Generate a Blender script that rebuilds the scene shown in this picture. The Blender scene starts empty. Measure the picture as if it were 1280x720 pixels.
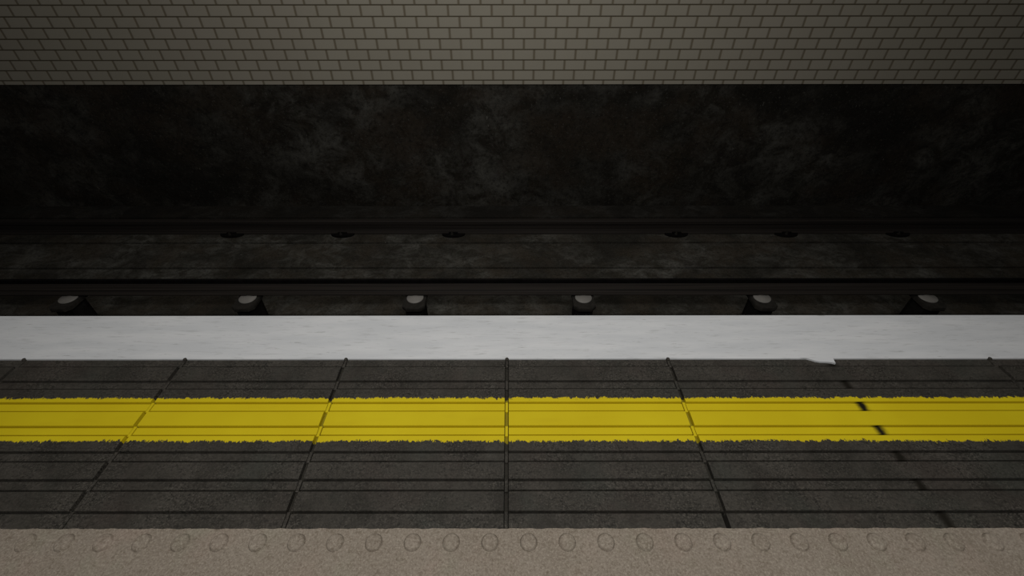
import bpy, bmesh, math, random
from mathutils import Matrix, Vector
random.seed(4)
scene = bpy.context.scene
COL = scene.collection
TH = math.radians(38.8); F = 565.0; CX, CY = 637.0, 360.0; HC = 1.6
def dist(y, z=0.0):                       # ground distance of picture row y on the plane at height z
    return (HC - z) / math.tan(TH + math.atan((y - CY) / F))
def axd(Y, z): return Y*math.cos(TH) + (HC - z)*math.sin(TH)
def xat(px, Y, z): return (px - CX) / F * axd(Y, z)

# ------------------------------------------------------------------ helpers
def new_mesh_object(name, bm, mat, parent=None, loc=None):
    me = bpy.data.meshes.new(name)
    bmesh.ops.recalc_face_normals(bm, faces=bm.faces[:])
    bm.to_mesh(me); bm.free()
    o = bpy.data.objects.new(name, me)
    COL.objects.link(o)
    if mat: me.materials.append(mat)
    if parent: o.parent = parent
    if loc: o.location = loc
    return o
def empty(name, loc):
    o = bpy.data.objects.new(name, None); COL.objects.link(o); o.location = loc
    o.empty_display_size = 0.1
    return o
def tag(o, label, cat, group=None):
    o['label'] = label; o['category'] = cat
    if group: o['group'] = group
    return o
def struct(o, label=None):
    o['kind'] = 'structure'
    if label: o['label'] = label
    return o
def box(bm, x0, x1, y0, y1, z0, z1, bev=0.0):
    vs = [bm.verts.new((x, y, z)) for x in (x0, x1) for y in (y0, y1) for z in (z0, z1)]
    fs = []
    for idx in ((0,1,3,2),(4,6,7,5),(0,4,5,1),(2,3,7,6),(0,2,6,4),(1,5,7,3)):
        fs.append(bm.faces.new([vs[i] for i in idx]))
    if bev > 0:
        es = list({e for f in fs for e in f.edges})
        bmesh.ops.bevel(bm, geom=es, offset=bev, segments=2, affect='EDGES', profile=0.7)
def prism(bm, prof, x0, x1):              # profile of (y,z) extruded along x
    a = [bm.verts.new((x0, y, z)) for y, z in prof]
    b = [bm.verts.new((x1, y, z)) for y, z in prof]
    n = len(prof)
    for i in range(n):
        j = (i+1) % n
        bm.faces.new((a[i], a[j], b[j], b[i]))
    bm.faces.new(a); bm.faces.new(b[::-1])
def lathe(bm, prof, seg=40, sx=1.0, sy=1.0, cx=0, cy=0):  # profile of (r,z), capped
    rings = []
    for r, z in prof:
        rings.append([bm.verts.new((cx + sx*r*math.cos(2*math.pi*i/seg), cy + sy*r*math.sin(2*math.pi*i/seg), z)) for i in range(seg)])
    for A, B in zip(rings, rings[1:]):
        for i in range(seg):
            j = (i+1) % seg
            bm.faces.new((A[i], A[j], B[j], B[i]))
    bm.faces.new(rings[0][::-1]); bm.faces.new(rings[-1])
def smooth(o, ang=40):
    for p in o.data.polygons: p.use_smooth = True
    o.data.set_sharp_from_angle(angle=math.radians(ang))

# ------------------------------------------------------------------ materials
class NT:
    def __init__(s, name, rough=0.8, spec=0.3, metal=0.0):
        s.m = bpy.data.materials.new(name); s.m.use_nodes = True
        s.t = s.m.node_tree; s.b = s.t.nodes['Principled BSDF']
        s.b.inputs['Roughness'].default_value = rough
        s.b.inputs['Specular IOR Level'].default_value = spec
        s.b.inputs['Metallic'].default_value = metal
        g = s.t.nodes.new('ShaderNodeNewGeometry'); s.pos = g.outputs['Position']
        sep = s.t.nodes.new('ShaderNodeSeparateXYZ'); s.link(s.pos, sep.inputs[0])
        s.x, s.y, s.z = sep.outputs
    def link(s, a, b): s.t.links.new(a, b)
    def put(s, v, sock):
        if isinstance(v, (int, float)): sock.default_value = v
        elif isinstance(v, tuple): sock.default_value = v if len(v) == 4 or sock.type == 'VECTOR' else (*v, 1)
        else: s.link(v, sock)
    def math(s, op, a, b=0.0, c=None, clamp=False):
        n = s.t.nodes.new('ShaderNodeMath'); n.operation = op; n.use_clamp = clamp
        s.put(a, n.inputs[0]); s.put(b, n.inputs[1])
        if c is not None: s.put(c, n.inputs[2])
        return n.outputs[0]
    def scaled(s, v):
        n = s.t.nodes.new('ShaderNodeVectorMath'); n.operation = 'MULTIPLY'
        s.link(s.pos, n.inputs[0]); n.inputs[1].default_value = v
        return n.outputs[0]
    def noise(s, scale, detail=4, rough=0.55, vec=(1,1,1), dist=0.0, color=False):
        n = s.t.nodes.new('ShaderNodeTexNoise')
        n.inputs['Scale'].default_value = scale; n.inputs['Detail'].default_value = detail
        n.inputs['Roughness'].default_value = rough; n.inputs['Distortion'].default_value = dist
        s.link(s.scaled(vec), n.inputs['Vector'])
        return n.outputs['Color' if color else 'Fac']
    def rng(s, v, a, b, c=0.0, d=1.0, smooth=False):
        n = s.t.nodes.new('ShaderNodeMapRange'); n.clamp = True
        if smooth: n.interpolation_type = 'SMOOTHSTEP'
        s.put(v, n.inputs[0])
        for i, q in enumerate((a, b, c, d)): n.inputs[i+1].default_value = q
        return n.outputs[0]
    def mix(s, f, a, b, mode='MIX'):
        n = s.t.nodes.new('ShaderNodeMix'); n.data_type = 'RGBA'; n.blend_type = mode
        s.put(f, n.inputs[0]); s.put(a, n.inputs[6]); s.put(b, n.inputs[7])
        return n.outputs[2]
    def color(s, c): s.put(c, s.b.inputs['Base Color']); return s
    def bump(s, h, strength=0.3, d=0.01):
        n = s.t.nodes.new('ShaderNodeBump'); n.inputs['Strength'].default_value = strength
        n.inputs['Distance'].default_value = d; s.link(h, n.inputs['Height'])
        s.link(n.outputs[0], s.b.inputs['Normal']); return s

def m_brick():
    s = NT('glazed_brick', 0.6, 0.2)
    BW, RH, Z0, X0 = 0.2564, 0.1177, 0.048, 0.05
    r = s.math('DIVIDE', s.math('SUBTRACT', s.z, Z0), RH)
    row = s.math('FLOOR', r)
    fz = s.math('SUBTRACT', r, row)
    odd = s.math('MODULO', s.math('ADD', row, 100), 2)
    u = s.math('ADD', s.math('DIVIDE', s.math('SUBTRACT', s.x, X0), BW), s.math('MULTIPLY', odd, 0.5))
    cu = s.math('FLOOR', u)
    fx = s.math('SUBTRACT', u, cu)
    dz = s.math('MULTIPLY', s.math('MINIMUM', fz, s.math('SUBTRACT', 1.0, fz)), RH)
    dx = s.math('MULTIPLY', s.math('MINIMUM', fx, s.math('SUBTRACT', 1.0, fx)), BW)
    # soft vertical joints, crisp bed joints
    jz = s.rng(dz, 0.0045, 0.009); jx = s.rng(dx, 0.005, 0.020)
    face = s.math('MULTIPLY', jz, jx)
    wn = s.t.nodes.new('ShaderNodeTexWhiteNoise'); wn.noise_dimensions = '2D'
    cmb = s.t.nodes.new('ShaderNodeCombineXYZ'); s.link(cu, cmb.inputs[0]); s.link(row, cmb.inputs[1])
    s.link(cmb.outputs[0], wn.inputs['Vector'])
    c = s.mix(wn.outputs['Value'], (0.350, 0.320, 0.258), (0.368, 0.338, 0.275))
    c = s.mix(s.rng(s.noise(0.35, 2), .48, .75, 0, .6), c, (0.362, 0.315, 0.27))
    c = s.mix(s.rng(s.noise(3, 5), .4, .75, 0, .25), c, (0.31, 0.28, 0.222))
    jc = s.mix(s.rng(dz, 0.004, 0.009), (0.09, 0.074, 0.048), (0.185, 0.155, 0.108))
    s.color(s.mix(face, jc, c))
    return s.bump(face, 0.5, 0.006).m

def m_pit(name, a, b, brown, sc=1.0, dark_y=None):
    s = NT(name, 0.85, 0.15)
    big = s.noise(0.75*sc, 4, .6, (1, 1, 1), .6)
    mid = s.noise(3.2*sc, 9, .72, (1, 1.3, 1.3), .6)
    fine = s.noise(24*sc, 6, .8)
    c = s.mix(s.rng(mid, .42, .62), a, b)
    c = s.mix(s.rng(big, .38, .58, .9, 0), c, tuple(v*.55 for v in a))
    c = s.mix(s.rng(s.noise(1.3*sc, 5, .6, (1, 1, 1.5)), .46, .62, 0, .65), c, brown)
    c = s.mix(s.rng(fine, .36, .52, .7, 0), c, tuple(v*.3 for v in a))
    c = s.mix(s.rng(s.noise(40*sc, 4, .8), .58, .70, 0, .5), c, tuple(v*1.5 for v in b))
    c = s.mix(s.rng(s.noise(9*sc, 3, .7, (1.5, 1, .7)), .72, .76, 0, .5), c, tuple(v*2.2 for v in b))
    if dark_y: c = s.mix(s.rng(s.y, dark_y, dark_y+.12, 0, .6), c, (0.008, 0.007, 0.006))   # darker bed colour behind the far rail
    s.color(c)
    return s.bump(s.math('ADD', mid, s.math('MULTIPLY', fine, .5)), .35, .02).m

def panel_nodes(name, dirty_joint=False, gap_shade=False):
    s = NT(name, 0.7, 0.25)
    fine = s.noise(62, 6, .85, (1, 1.3, 1)); grit = s.noise(140, 4, .85)
    mid = s.noise(7, 6, .6, (1, 1, 1), .5)
    c = s.mix(s.rng(mid, .35, .65), (0.029, 0.026, 0.021), (0.054, 0.048, 0.040))
    c = s.mix(s.rng(s.noise(3.0, 3), .5, .7, 0, .55), c, (0.050, 0.037, 0.031))
    c = s.mix(s.rng(s.noise(4.1, 3, .5, (1.1, .9, 1)), .52, .7, 0, .5), c, (0.040, 0.044, 0.036))
    patch = s.rng(s.noise(5.5, 4, .6), .42, .60)
    c = s.mix(s.math('MULTIPLY', s.rng(fine, .40, .53, 1, 0), s.math('ADD', s.math('MULTIPLY', patch, .55), .45)), c, (0.009, 0.008, 0.006))
    c = s.mix(s.math('MULTIPLY', s.rng(grit, .51, .62), s.math('ADD', s.math('MULTIPLY', patch, .6), .3)), c, (0.098, 0.088, 0.074))
    # a yellow line brushed across the ribs, ragged at both rims
    edge = s.math('SUBTRACT', s.noise(40, 6, .8, (1, .5, 0)), .5)
    edge2 = s.math('SUBTRACT', s.noise(150, 3, .8, (1, .6, 0)), .5)
    off = s.math('ADD', s.math('MULTIPLY', edge, .056), s.math('MULTIPLY', edge2, .028))
    yy = s.math('ADD', s.y, off)
    ytop, ybot = dist(497.3), dist(551.3)
    m = s.math('MULTIPLY', s.rng(yy, ybot, ybot+.0012), s.rng(yy, ytop-.0012, ytop, 1, 0))
    yel = s.mix(s.rng(s.noise(2.2, 3), .4, .65), (0.61, 0.47, 0.005), (0.65, 0.515, 0.007))
    yel = s.mix(s.rng(s.noise(14, 4, .6, (.2, 1, 1)), .55, .8, 0, .25), yel, (0.49, 0.35, 0.004))
    c = s.mix(m, c, yel)
    if gap_shade:                              # shade of the gap painted into the colour, over bare strip and paint alike
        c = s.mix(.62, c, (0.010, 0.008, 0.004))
    if dirty_joint:                        # black tar left in the channels where the joint was filled
        dx = s.math('ABSOLUTE', s.math('SUBTRACT', s.x, 1.511))
        wob = s.math('MULTIPLY', s.math('SUBTRACT', s.noise(30, 3), .5), .02)
        sm = s.rng(s.math('ADD', dx, wob), .002, .032, 1, 0, True)
        sm = s.math('MULTIPLY', sm, s.rng(s.z, -.007, -.004, 1, 0))
        c = s.mix(sm, c, (0.008, 0.006, 0.003))
    s.color(c)
    return s.bump(s.math('MULTIPLY', fine, s.math('SUBTRACT', 1.0, m)), .35, .004).m

def m_concrete():
    s = NT('beige_concrete', 0.85, 0.2)
    big = s.noise(5, 5, .6); mid = s.noise(48, 6, .85); fine = s.noise(130, 4, .9)
    c = s.mix(s.rng(big, .35, .65), (0.225, 0.188, 0.15), (0.258, 0.219, 0.178))
    c = s.mix(s.rng(s.noise(6.5, 4), .52, .7, 0, .5), c, (0.28, 0.215, 0.175))
    c = s.mix(s.rng(s.noise(8, 4, .5, (1, .8, 1)), .55, .72, 0, .4), c, (0.245, 0.235, 0.175))
    c = s.mix(s.rng(mid, .36, .50, .8, 0), c, (0.150, 0.120, 0.088))
    c = s.mix(s.rng(fine, .51, .64, 0, .7), c, (0.40, 0.35, 0.285))
    c = s.mix(s.rng(fine, .34, .47, .75, 0), c, (0.13, 0.10, 0.073))
    s.color(c)
    return s.bump(s.math('ADD', mid, s.math('MULTIPLY', fine, .6)), .3, .002).m

def m_white():
    s = NT('white_paint', 0.55, 0.3)
    n = s.noise(1.0, 5, .6, (9, 75, 1), .3)
    c = s.mix(s.rng(s.noise(1.0, 3, .5, (2.5, 14, 1)), .4, .65), (0.60, 0.61, 0.625), (0.67, 0.675, 0.685))
    c = s.mix(s.rng(n, .56, .68, 0, .6), c, (0.46, 0.465, 0.465))
    c = s.mix(s.rng(s.noise(1.0, 4, .6, (12, 120, 1), .2), .64, .70, 0, .8), c, (0.38, 0.38, 0.37))
    s.color(c)
    return s.bump(n, .25, .003).m

def m_plain(name, a, b, rough=.7, spec=.25, sc=12, vec=(1,1,1), metal=0.0):
    s = NT(name, rough, spec, metal)
    n = s.noise(sc, 5, .6, vec)
    s.color(s.mix(s.rng(n, .35, .65), a, b))
    return s.bump(n, .2, .004).m

M_brick = m_brick()
M_pitwall = m_pit('sooty_concrete', (0.021, 0.018, 0.0135), (0.080, 0.077, 0.067), (0.034, 0.025, 0.017), .8)
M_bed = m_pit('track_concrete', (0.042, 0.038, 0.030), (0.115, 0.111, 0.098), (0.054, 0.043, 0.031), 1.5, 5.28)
M_panel = panel_nodes('ribbed_panel')
M_panel_d = panel_nodes('ribbed_panel_tarred', True)
M_joint = panel_nodes('shaded_strip', False, True)  # panel colours with the joint gap's shade mixed in
M_conc = m_concrete()
M_white = m_white()
M_base = m_plain('platform_concrete', (0.05, .046, .04), (0.09, .083, .072), .9, .15, 5)
M_steel = m_plain('rusty_steel', (0.014, 0.0115, 0.0098), (0.032, 0.0262, 0.0225), .7, .2, 6, (.12, 14, 14))
M_black = m_plain('black_board', (0.004, 0.0037, 0.0035), (0.008, 0.007, 0.0065), .9, .05)
M_iron = m_plain('black_iron', (0.006, 0.0055, 0.005), (0.012, 0.011, 0.010), .8, .12, 20)
M_plate = m_plain('dark_iron', (0.018, 0.0165, 0.014), (0.030, 0.027, 0.023), .7, .15, 25)
M_ceram = m_plain('white_ceramic', (0.20, 0.19, 0.175), (0.25, 0.235, 0.215), .45, .3, 9)

# ------------------------------------------------------------------ the setting
XW = 11.0
Yedge, Ymat, Yfloor = dist(393.9), dist(448), dist(660.6)
WY, PZ = 6.17, -1.65
bm = bmesh.new(); box(bm, -XW, XW, WY, WY+.3, 0, 6.0)
struct(new_mesh_object('wall_back', bm, M_brick), 'pale brick wall across the tracks')
bm = bmesh.new(); box(bm, -XW, XW, WY+.012, WY+.3, PZ-.4, 0)
struct(new_mesh_object('wall_pit', bm, M_pitwall), 'sooty dark concrete wall below the brick wall')
# track bed with a gutter along the wall and two narrow slots between the rails
g1, g2 = dist(303.5, PZ), dist(335, PZ)
zb, zs = PZ-.4, PZ-.06
prof = [(1.5, zb), (1.5, PZ), (g2-.018, PZ), (g2-.018, zs), (g2+.018, zs), (g2+.018, PZ),
        (g1-.022, PZ), (g1-.022, zs), (g1+.022, zs), (g1+.022, PZ), (5.60, PZ), (5.60, zs-.04), (5.66, zs-.04), (5.66, PZ), (5.985, PZ), (6.0, PZ-.25), (WY+.012, PZ-.25), (WY+.012, zb)]
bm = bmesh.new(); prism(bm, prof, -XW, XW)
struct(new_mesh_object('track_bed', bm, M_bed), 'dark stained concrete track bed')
# platform
bm = bmesh.new(); box(bm, -XW, XW, -3.0, Yedge-.03, PZ, -.05)
struct(new_mesh_object('platform_base', bm, M_base), 'concrete platform body')
bm = bmesh.new()
n = 900; x0, x1 = -3.2, 3.2
tops = []
for i in range(n+1):                      # slightly scalloped front rim
    x = x0 + (x1-x0)*i/n
    w = .0008*math.sin(x*46) + .0006*math.sin(x*97+1) + random.uniform(-.0008, .0008)
    tops.append(Yfloor + w)
xs = [-XW] + [x0 + (x1-x0)*i/n for i in range(n+1)] + [XW]
ys = [Yfloor] + tops + [Yfloor]
fa = [bm.verts.new((x, y, 0)) for x, y in zip(xs, ys)]; fb = [bm.verts.new((x, y, -.05)) for x, y in zip(xs, ys)]
ba = [bm.verts.new((x, -3.0, 0)) for x in xs]; bb = [bm.verts.new((x, -3.0, -.05)) for x in xs]
for i in range(len(xs)-1):
    bm.faces.new((fa[i], fa[i+1], ba[i+1], ba[i])); bm.faces.new((fb[i], fb[i+1], fa[i+1], fa[i]))
    bm.faces.new((bb[i], bb[i+1], fb[i+1], fb[i])); bm.faces.new((ba[i], ba[i+1], bb[i+1], bb[i]))
bm.faces.new((fa[0], ba[0], bb[0], fb[0])); bm.faces.new((fa[-1], fb[-1], bb[-1], ba[-1]))
floor = struct(new_mesh_object('floor', bm, M_conc), 'beige concrete platform floor')
# one row of low warning domes cast along the rim
yd = dist(678); dome_me = None
for i in range(-14, 15):
    px = 612 + 48.35*i
    x = xat(px, yd, 0)
    if dome_me is None:
        bm = bmesh.new()
        lathe(bm, [(.0305, -.003), (.0290, .0006), (.0262, .0062), (.0242, .0088), (.0215, .0102), (.015, .0108)], 36)
        o = new_mesh_object('tactile_dome', bm, M_conc, floor, (x, yd, 0)); smooth(o, 60); dome_me = o.data
    else:
        o = bpy.data.objects.new('tactile_dome', dome_me); COL.objects.link(o); o.parent = floor; o.location = (x, yd, 0)

# ------------------------------------------------------------------ white edge coping
CH, GR = -.009, -.026
bm = bmesh.new()
back = [(-XW, Ymat)]
def P(px, py): 
    Y = dist(py); return (xat(px, Y, 0), Y)
lo = [P(998, 447.6), P(1008, 448.3), P(1014, 449.8), P(1020, 451.6), P(1026, 452.6), P(1034, 452.9), P(1040, 453.6), P(1044.5, 454.6), P(1040.5, 448.0)]
prism(bm, [(Ymat, -.05), (Ymat, -.003), (Ymat+.003, 0), (Yedge-.004, 0), (Yedge, -.004), (Yedge, -.05)], -XW, XW)
wedge = [P(996, 447.2)] + lo[1:8] + [P(1040.5, 447.2)]      # chipped tongue of paint lapping over the panel
top = [bm.verts.new((x, y, .0006)) for x, y in wedge]; bot = [bm.verts.new((x, y, CH+.0004)) for x, y in wedge]
bm.faces.new(top); bm.faces.new(bot[::-1])
for i in range(len(wedge)):
    j = (i+1) % len(wedge); bm.faces.new((top[i], bot[i], bot[j], top[j]))
bmesh.ops.triangulate(bm, faces=[f for f in bm.faces if len(f.verts) > 6])
tag(new_mesh_object('edge_coping', bm, M_white), 'long white painted coping strip along the platform edge above the tracks', 'platform edge')

# ------------------------------------------------------------------ ribbed panels and joint strips
bounds = [448, 458.2, 475, 486, 501.8, 514, 531.3, 544.2, 563.2, 577.2, 598, 613.8, 638.2, 660.6]
Yb = [dist(b) for b in bounds]
gw = .0028
prof = [(Yb[0]-.0015, -.05), (Yb[0]-.0015, CH)]
for i in range(12):
    near_is_ridge = i % 2 == 0
    y = Yb[i+1]; k = .0016
    if near_is_ridge: prof += [(y+.0102, CH), (y+.0102, GR), (y, GR), (y, -k), (y-k, 0)]
    else:             prof += [(y+k, 0), (y, -k), (y, GR), (y-.0065, GR), (y-.0065, CH)]
prof += [(Yb[-1]+.002, CH)]
prof += [(Yb[-1]+.002, -.05)]
clean = [prof[0]]
for p in prof[1:]:
    if (p[0]-clean[-1][0])**2 + (p[1]-clean[-1][1])**2 > 1e-10: clean.append(p)
SX, SP, G = -.013, .762, .0088
def seam(k): return SX + SP*k
panels = [(-9, -3, 'long dark ribbed panel at the far left end of the yellow line', M_panel),
          (-3, -2, 'dark ribbed panel with yellow line, second from the left end', M_panel),
          (-2, -1, 'dark ribbed panel with yellow line, third from the left end', M_panel),
          (-1, 0, 'dark ribbed panel with yellow line, just left of the middle joint', M_panel),
          (0, 1, 'dark ribbed panel with yellow line, just right of the middle joint', M_panel),
          (1, 3, 'double length ribbed panel with black tar spots across its yellow line', M_panel_d),
          (3, 9, 'dark ribbed panel at the far right end, past the tar spotted one', M_panel)]
for a, b, lab, m in panels:
    xa, xb = seam(a)+G, seam(b)-G
    cxm = (xa+xb)/2; cym = (Yb[0]+Yb[-1])/2
    bm = bmesh.new(); prism(bm, [(y-cym, z) for y, z in clean], xa-cxm, xb-cxm)
    o = new_mesh_object('platform_panel', bm, m, None, (cxm, cym, 0))
    tag(o, lab, 'panel', 'ribbed panels along the platform edge')
strips = [(-3, 'thin joint strip between panels, leftmost, near the left frame edge'),
          (-2, 'thin joint strip between panels, second from the left'),
          (-1, 'thin joint strip between panels, third from the left'),
          (0, 'thin joint strip running straight up the middle between two panels'),
          (1, 'thin joint strip right of the middle one, left of the tar spots'),
          (3, 'thin joint strip near the right frame edge, beyond the tar spots')]
for k, lab in strips:
    ye = Yb[-1]+.003 if k != 1 else dist(637)
    y0, y1 = ye, Yb[0]-.001
    cym = (y0+y1)/2
    root = empty('joint_strip', (seam(k), cym, -.05))
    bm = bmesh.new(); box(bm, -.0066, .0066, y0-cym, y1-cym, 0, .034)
    o = new_mesh_object('base_bar', bm, M_joint, root); o['label'] = 'dark strip between the lugs, gap shade painted in'
    for q in range(0, 13, 2):
        la, lb = max(Yb[q+1]+.0005, y0), Yb[q]-.001
        if lb - la < .01: continue
        bm = bmesh.new(); box(bm, -.0056, .0056, la-cym, lb-cym, .033, .05+CH+.0028, .0022)
        new_mesh_object('lug', bm, M_panel, root)
    bm = bmesh.new()                       # rounded end lapping onto the coping
    lathe(bm, [(.0085, .0), (.0085, .049), (.007, .0512), (.004, .052)], 20, 1, 1, 0, y1-cym-.001)
    new_mesh_object('end_cap', bm, M_panel, root)
    tag(root, lab, 'joint strip', 'joint strips between the ribbed panels')

# ------------------------------------------------------------------ far running rail
def W(z_rel): return HC - z_rel
rc = 5.27
half = [(.075, 0), (.075, .012), (.045, .020), (.030, .024), (.030, .030), (.024, .045), (.024, .120), (.035, .130), (.035, .172), (.028, .180)]
rp = [(-y, z) for y, z in half] + [(y, z) for y, z in half[::-1]]
bm = bmesh.new(); prism(bm, rp, -XW, XW)
o = new_mesh_object('running_rail', bm, M_steel, None, (0, rc, PZ)); 
tag(o, 'rusty steel running rail on the track bed nearest the far wall', 'rail')
# black rail chairs holding its near foot
chairs = [(291, 'leftmost of the black rail chairs at the foot of the far rail'),
          (429, 'black rail chair at the far rail, second from the left'),
          (567, 'black rail chair at the far rail, left of the wide gap in the middle'),
          (845, 'black rail chair at the far rail, right of the wide gap in the middle'),
          (982, 'black rail chair at the far rail, second from the right'),
          (1121, 'rightmost of the black rail chairs at the foot of the far rail')]
yc = rc - .078
proto = None
for px, lab in chairs:
    x = xat(px, yc, PZ)
    if proto is None:
        root = empty('rail_chair', (x, yc, PZ))
        bm = bmesh.new()                   # rounded half oval base plate, straight side against the foot
        N = 24; pts = [(.155*math.cos(math.pi+math.pi*i/N), .085*math.sin(math.pi+math.pi*i/N)) for i in range(N+1)]
        A = [bm.verts.new((a, b, 0)) for a, b in pts]; B = [bm.verts.new((a, b, .022)) for a, b in pts]
        bm.faces.new(A[::-1]); bm.faces.new(B)
        for i in range(len(pts)):
            j = (i+1) % len(pts); bm.faces.new((A[i], A[j], B[j], B[i]))
        new_mesh_object('base_plate', bm, M_black, root)
        bm = bmesh.new(); lathe(bm, [(.020, .022), (.020, .034), (.011, .036), (.011, .052), (.008, .055)], 6)
        new_mesh_object('bolt', bm, M_plate, root, (-.015, -.036, 0))
        bm = bmesh.new()
        box(bm, -.06, .06, -.022, .0015, .022, .042, .004)
        new_mesh_object('clamp', bm, M_black, root)
        proto = root
    else:
        root = proto.copy(); COL.objects.link(root); root.location = (x, yc, PZ)
        for ch in list(proto.children):
            c = ch.copy(); COL.objects.link(c); c.parent = root
    tag(root, lab, 'rail chair', 'rail chairs along the far rail')

# ------------------------------------------------------------------ conductor rail on insulators
zb_ = W(2.793); rd = 3.45
root = empty('conductor_rail', (0, rd, zb_))
o3 = lambda p: [(y-rd, W(z)-zb_) for y, z in p]
bm = bmesh.new()
prism(bm, o3([(3.360, 2.793), (3.360, 2.782), (3.363, 2.780), (3.402, 2.780), (3.410, 2.772), (3.406, 2.763), (3.410, 2.760), (3.503, 2.760), (3.503, 2.780), (3.55, 2.780), (3.55, 2.793)]), -XW, XW)
new_mesh_object('rail_bar', bm, M_steel, root)
bm = bmesh.new(); prism(bm, o3([(3.505, 2.780), (3.505, 2.719), (3.508, 2.717), (3.530, 2.717), (3.530, 2.780)]), -XW, XW)
c = new_mesh_object('cover_board', bm, M_black, root); c['label'] = 'black board along the rear of the rail'
tag(root, 'dark conductor rail on pale insulators in front of the track bed', 'rail')
posts = [(81, 'leftmost rail support post with pale insulator under the near rail'),
         (307, 'rail support post with pale insulator, second from the left'),
         (518, 'rail support post with pale insulator, left of the middle gap'),
         (730, 'rail support post with pale insulator, right of the middle gap'),
         (955, 'rail support post with pale insulator, second from the right'),
         (1164, 'rightmost rail support post with pale insulator under the near rail')]
zp = W(2.812); ic = 3.338
proto = None
for px, lab in posts:
    x = xat(px, 3.30, W(2.80))
    if proto is None:
        root = empty('rail_support', (x, ic, PZ))
        h = zp - PZ
        bm = bmesh.new(); box(bm, -.085, .085, -.11, .07, 0, h-.032, .010)
        new_mesh_object('pedestal', bm, M_iron, root)
        bm = bmesh.new()
        a, b, cc = .106, .156, .044
        octo = [(-a+cc, -b), (a-cc, -b), (a, -b+cc), (a, b-cc-.02), (a-cc, b-.02), (-a+cc, b-.02), (-a, b-cc-.02), (-a, -b+cc)]
        A = [bm.verts.new((p, q, h-.034)) for p, q in octo]; B = [bm.verts.new((p, q, h)) for p, q in octo]
        bm.faces.new(A[::-1]); tf = bm.faces.new(B)
        for i in range(8):
            j = (i+1) % 8
            bm.faces.new((A[i], A[j], B[j], B[i]))
        bmesh.ops.bevel(bm, geom=list(tf.edges), offset=.006, segments=2, affect='EDGES')
        new_mesh_object('top_plate', bm, M_plate, root)
        bm = bmesh.new(); lathe(bm, [(.073, h), (.080, h+.003), (.080, h+.009), (.077, h+.0122)], 48)
        bmesh.ops.translate(bm, verts=bm.verts[:], vec=(0, .002, 0))
        lathe(bm, [(.05, h+.012), (.05, h+zb_-zp)], 32, 1, .8, 0, .06)
        i_ = new_mesh_object('insulator', bm, M_ceram, root); smooth(i_, 50)
        i_['label'] = 'pale ceramic insulator'
        proto = root
    else:
        root = proto.copy(); COL.objects.link(root); root.location = (x, ic, PZ)
        for ch in list(proto.children):
            c = ch.copy(); COL.objects.link(c); c.parent = root
    tag(root, lab, 'rail support', 'supports under the conductor rail')

# ------------------------------------------------------------------ light
def area(name, loc, size, sy, power, col, target):
    L = bpy.data.lights.new(name, 'AREA'); L.shape = 'RECTANGLE'; L.size = size; L.size_y = sy
    L.energy = power; L.color = col
    o = bpy.data.objects.new(name, L); COL.objects.link(o); o.location = loc
    o.rotation_euler = (Vector(target) - Vector(loc)).to_track_quat('-Z', 'Y').to_euler()
    return o
area('platform_lamp', (.08, -.4, 3.1), 2.6, .3, 77, (1.0, .985, .955), (.08, 1.2, 0))
area('track_fill', (-.35, 3.0, 4.2), 2.6, .4, 58, (1.0, .985, .95), (-.35, 5.5, .5))  # unseen fill light, added to brighten the far wall and pit
w = bpy.data.worlds.new('station_air'); scene.world = w; w.use_nodes = True
w.node_tree.nodes['Background'].inputs[0].default_value = (1, .98, .95, 1)
w.node_tree.nodes['Background'].inputs[1].default_value = .035

# ------------------------------------------------------------------ camera
cam = bpy.data.cameras.new('camera'); co = bpy.data.objects.new('camera', cam); COL.objects.link(co)
cam.sensor_width = 36; cam.lens = 36*F/1280; cam.shift_x = (640-CX)/1280
cam.clip_start = .05
co.matrix_world = Matrix.Translation((0, 0, HC)) @ Matrix.Rotation(math.pi/2-TH, 4, 'X') @ Matrix.Rotation(-.0011, 4, 'Z')
scene.camera = co
vs = scene.view_settings
vs.view_transform = 'Standard'; vs.look = 'None'; vs.gamma = 1; vs.exposure = 0; vs.use_curve_mapping = False
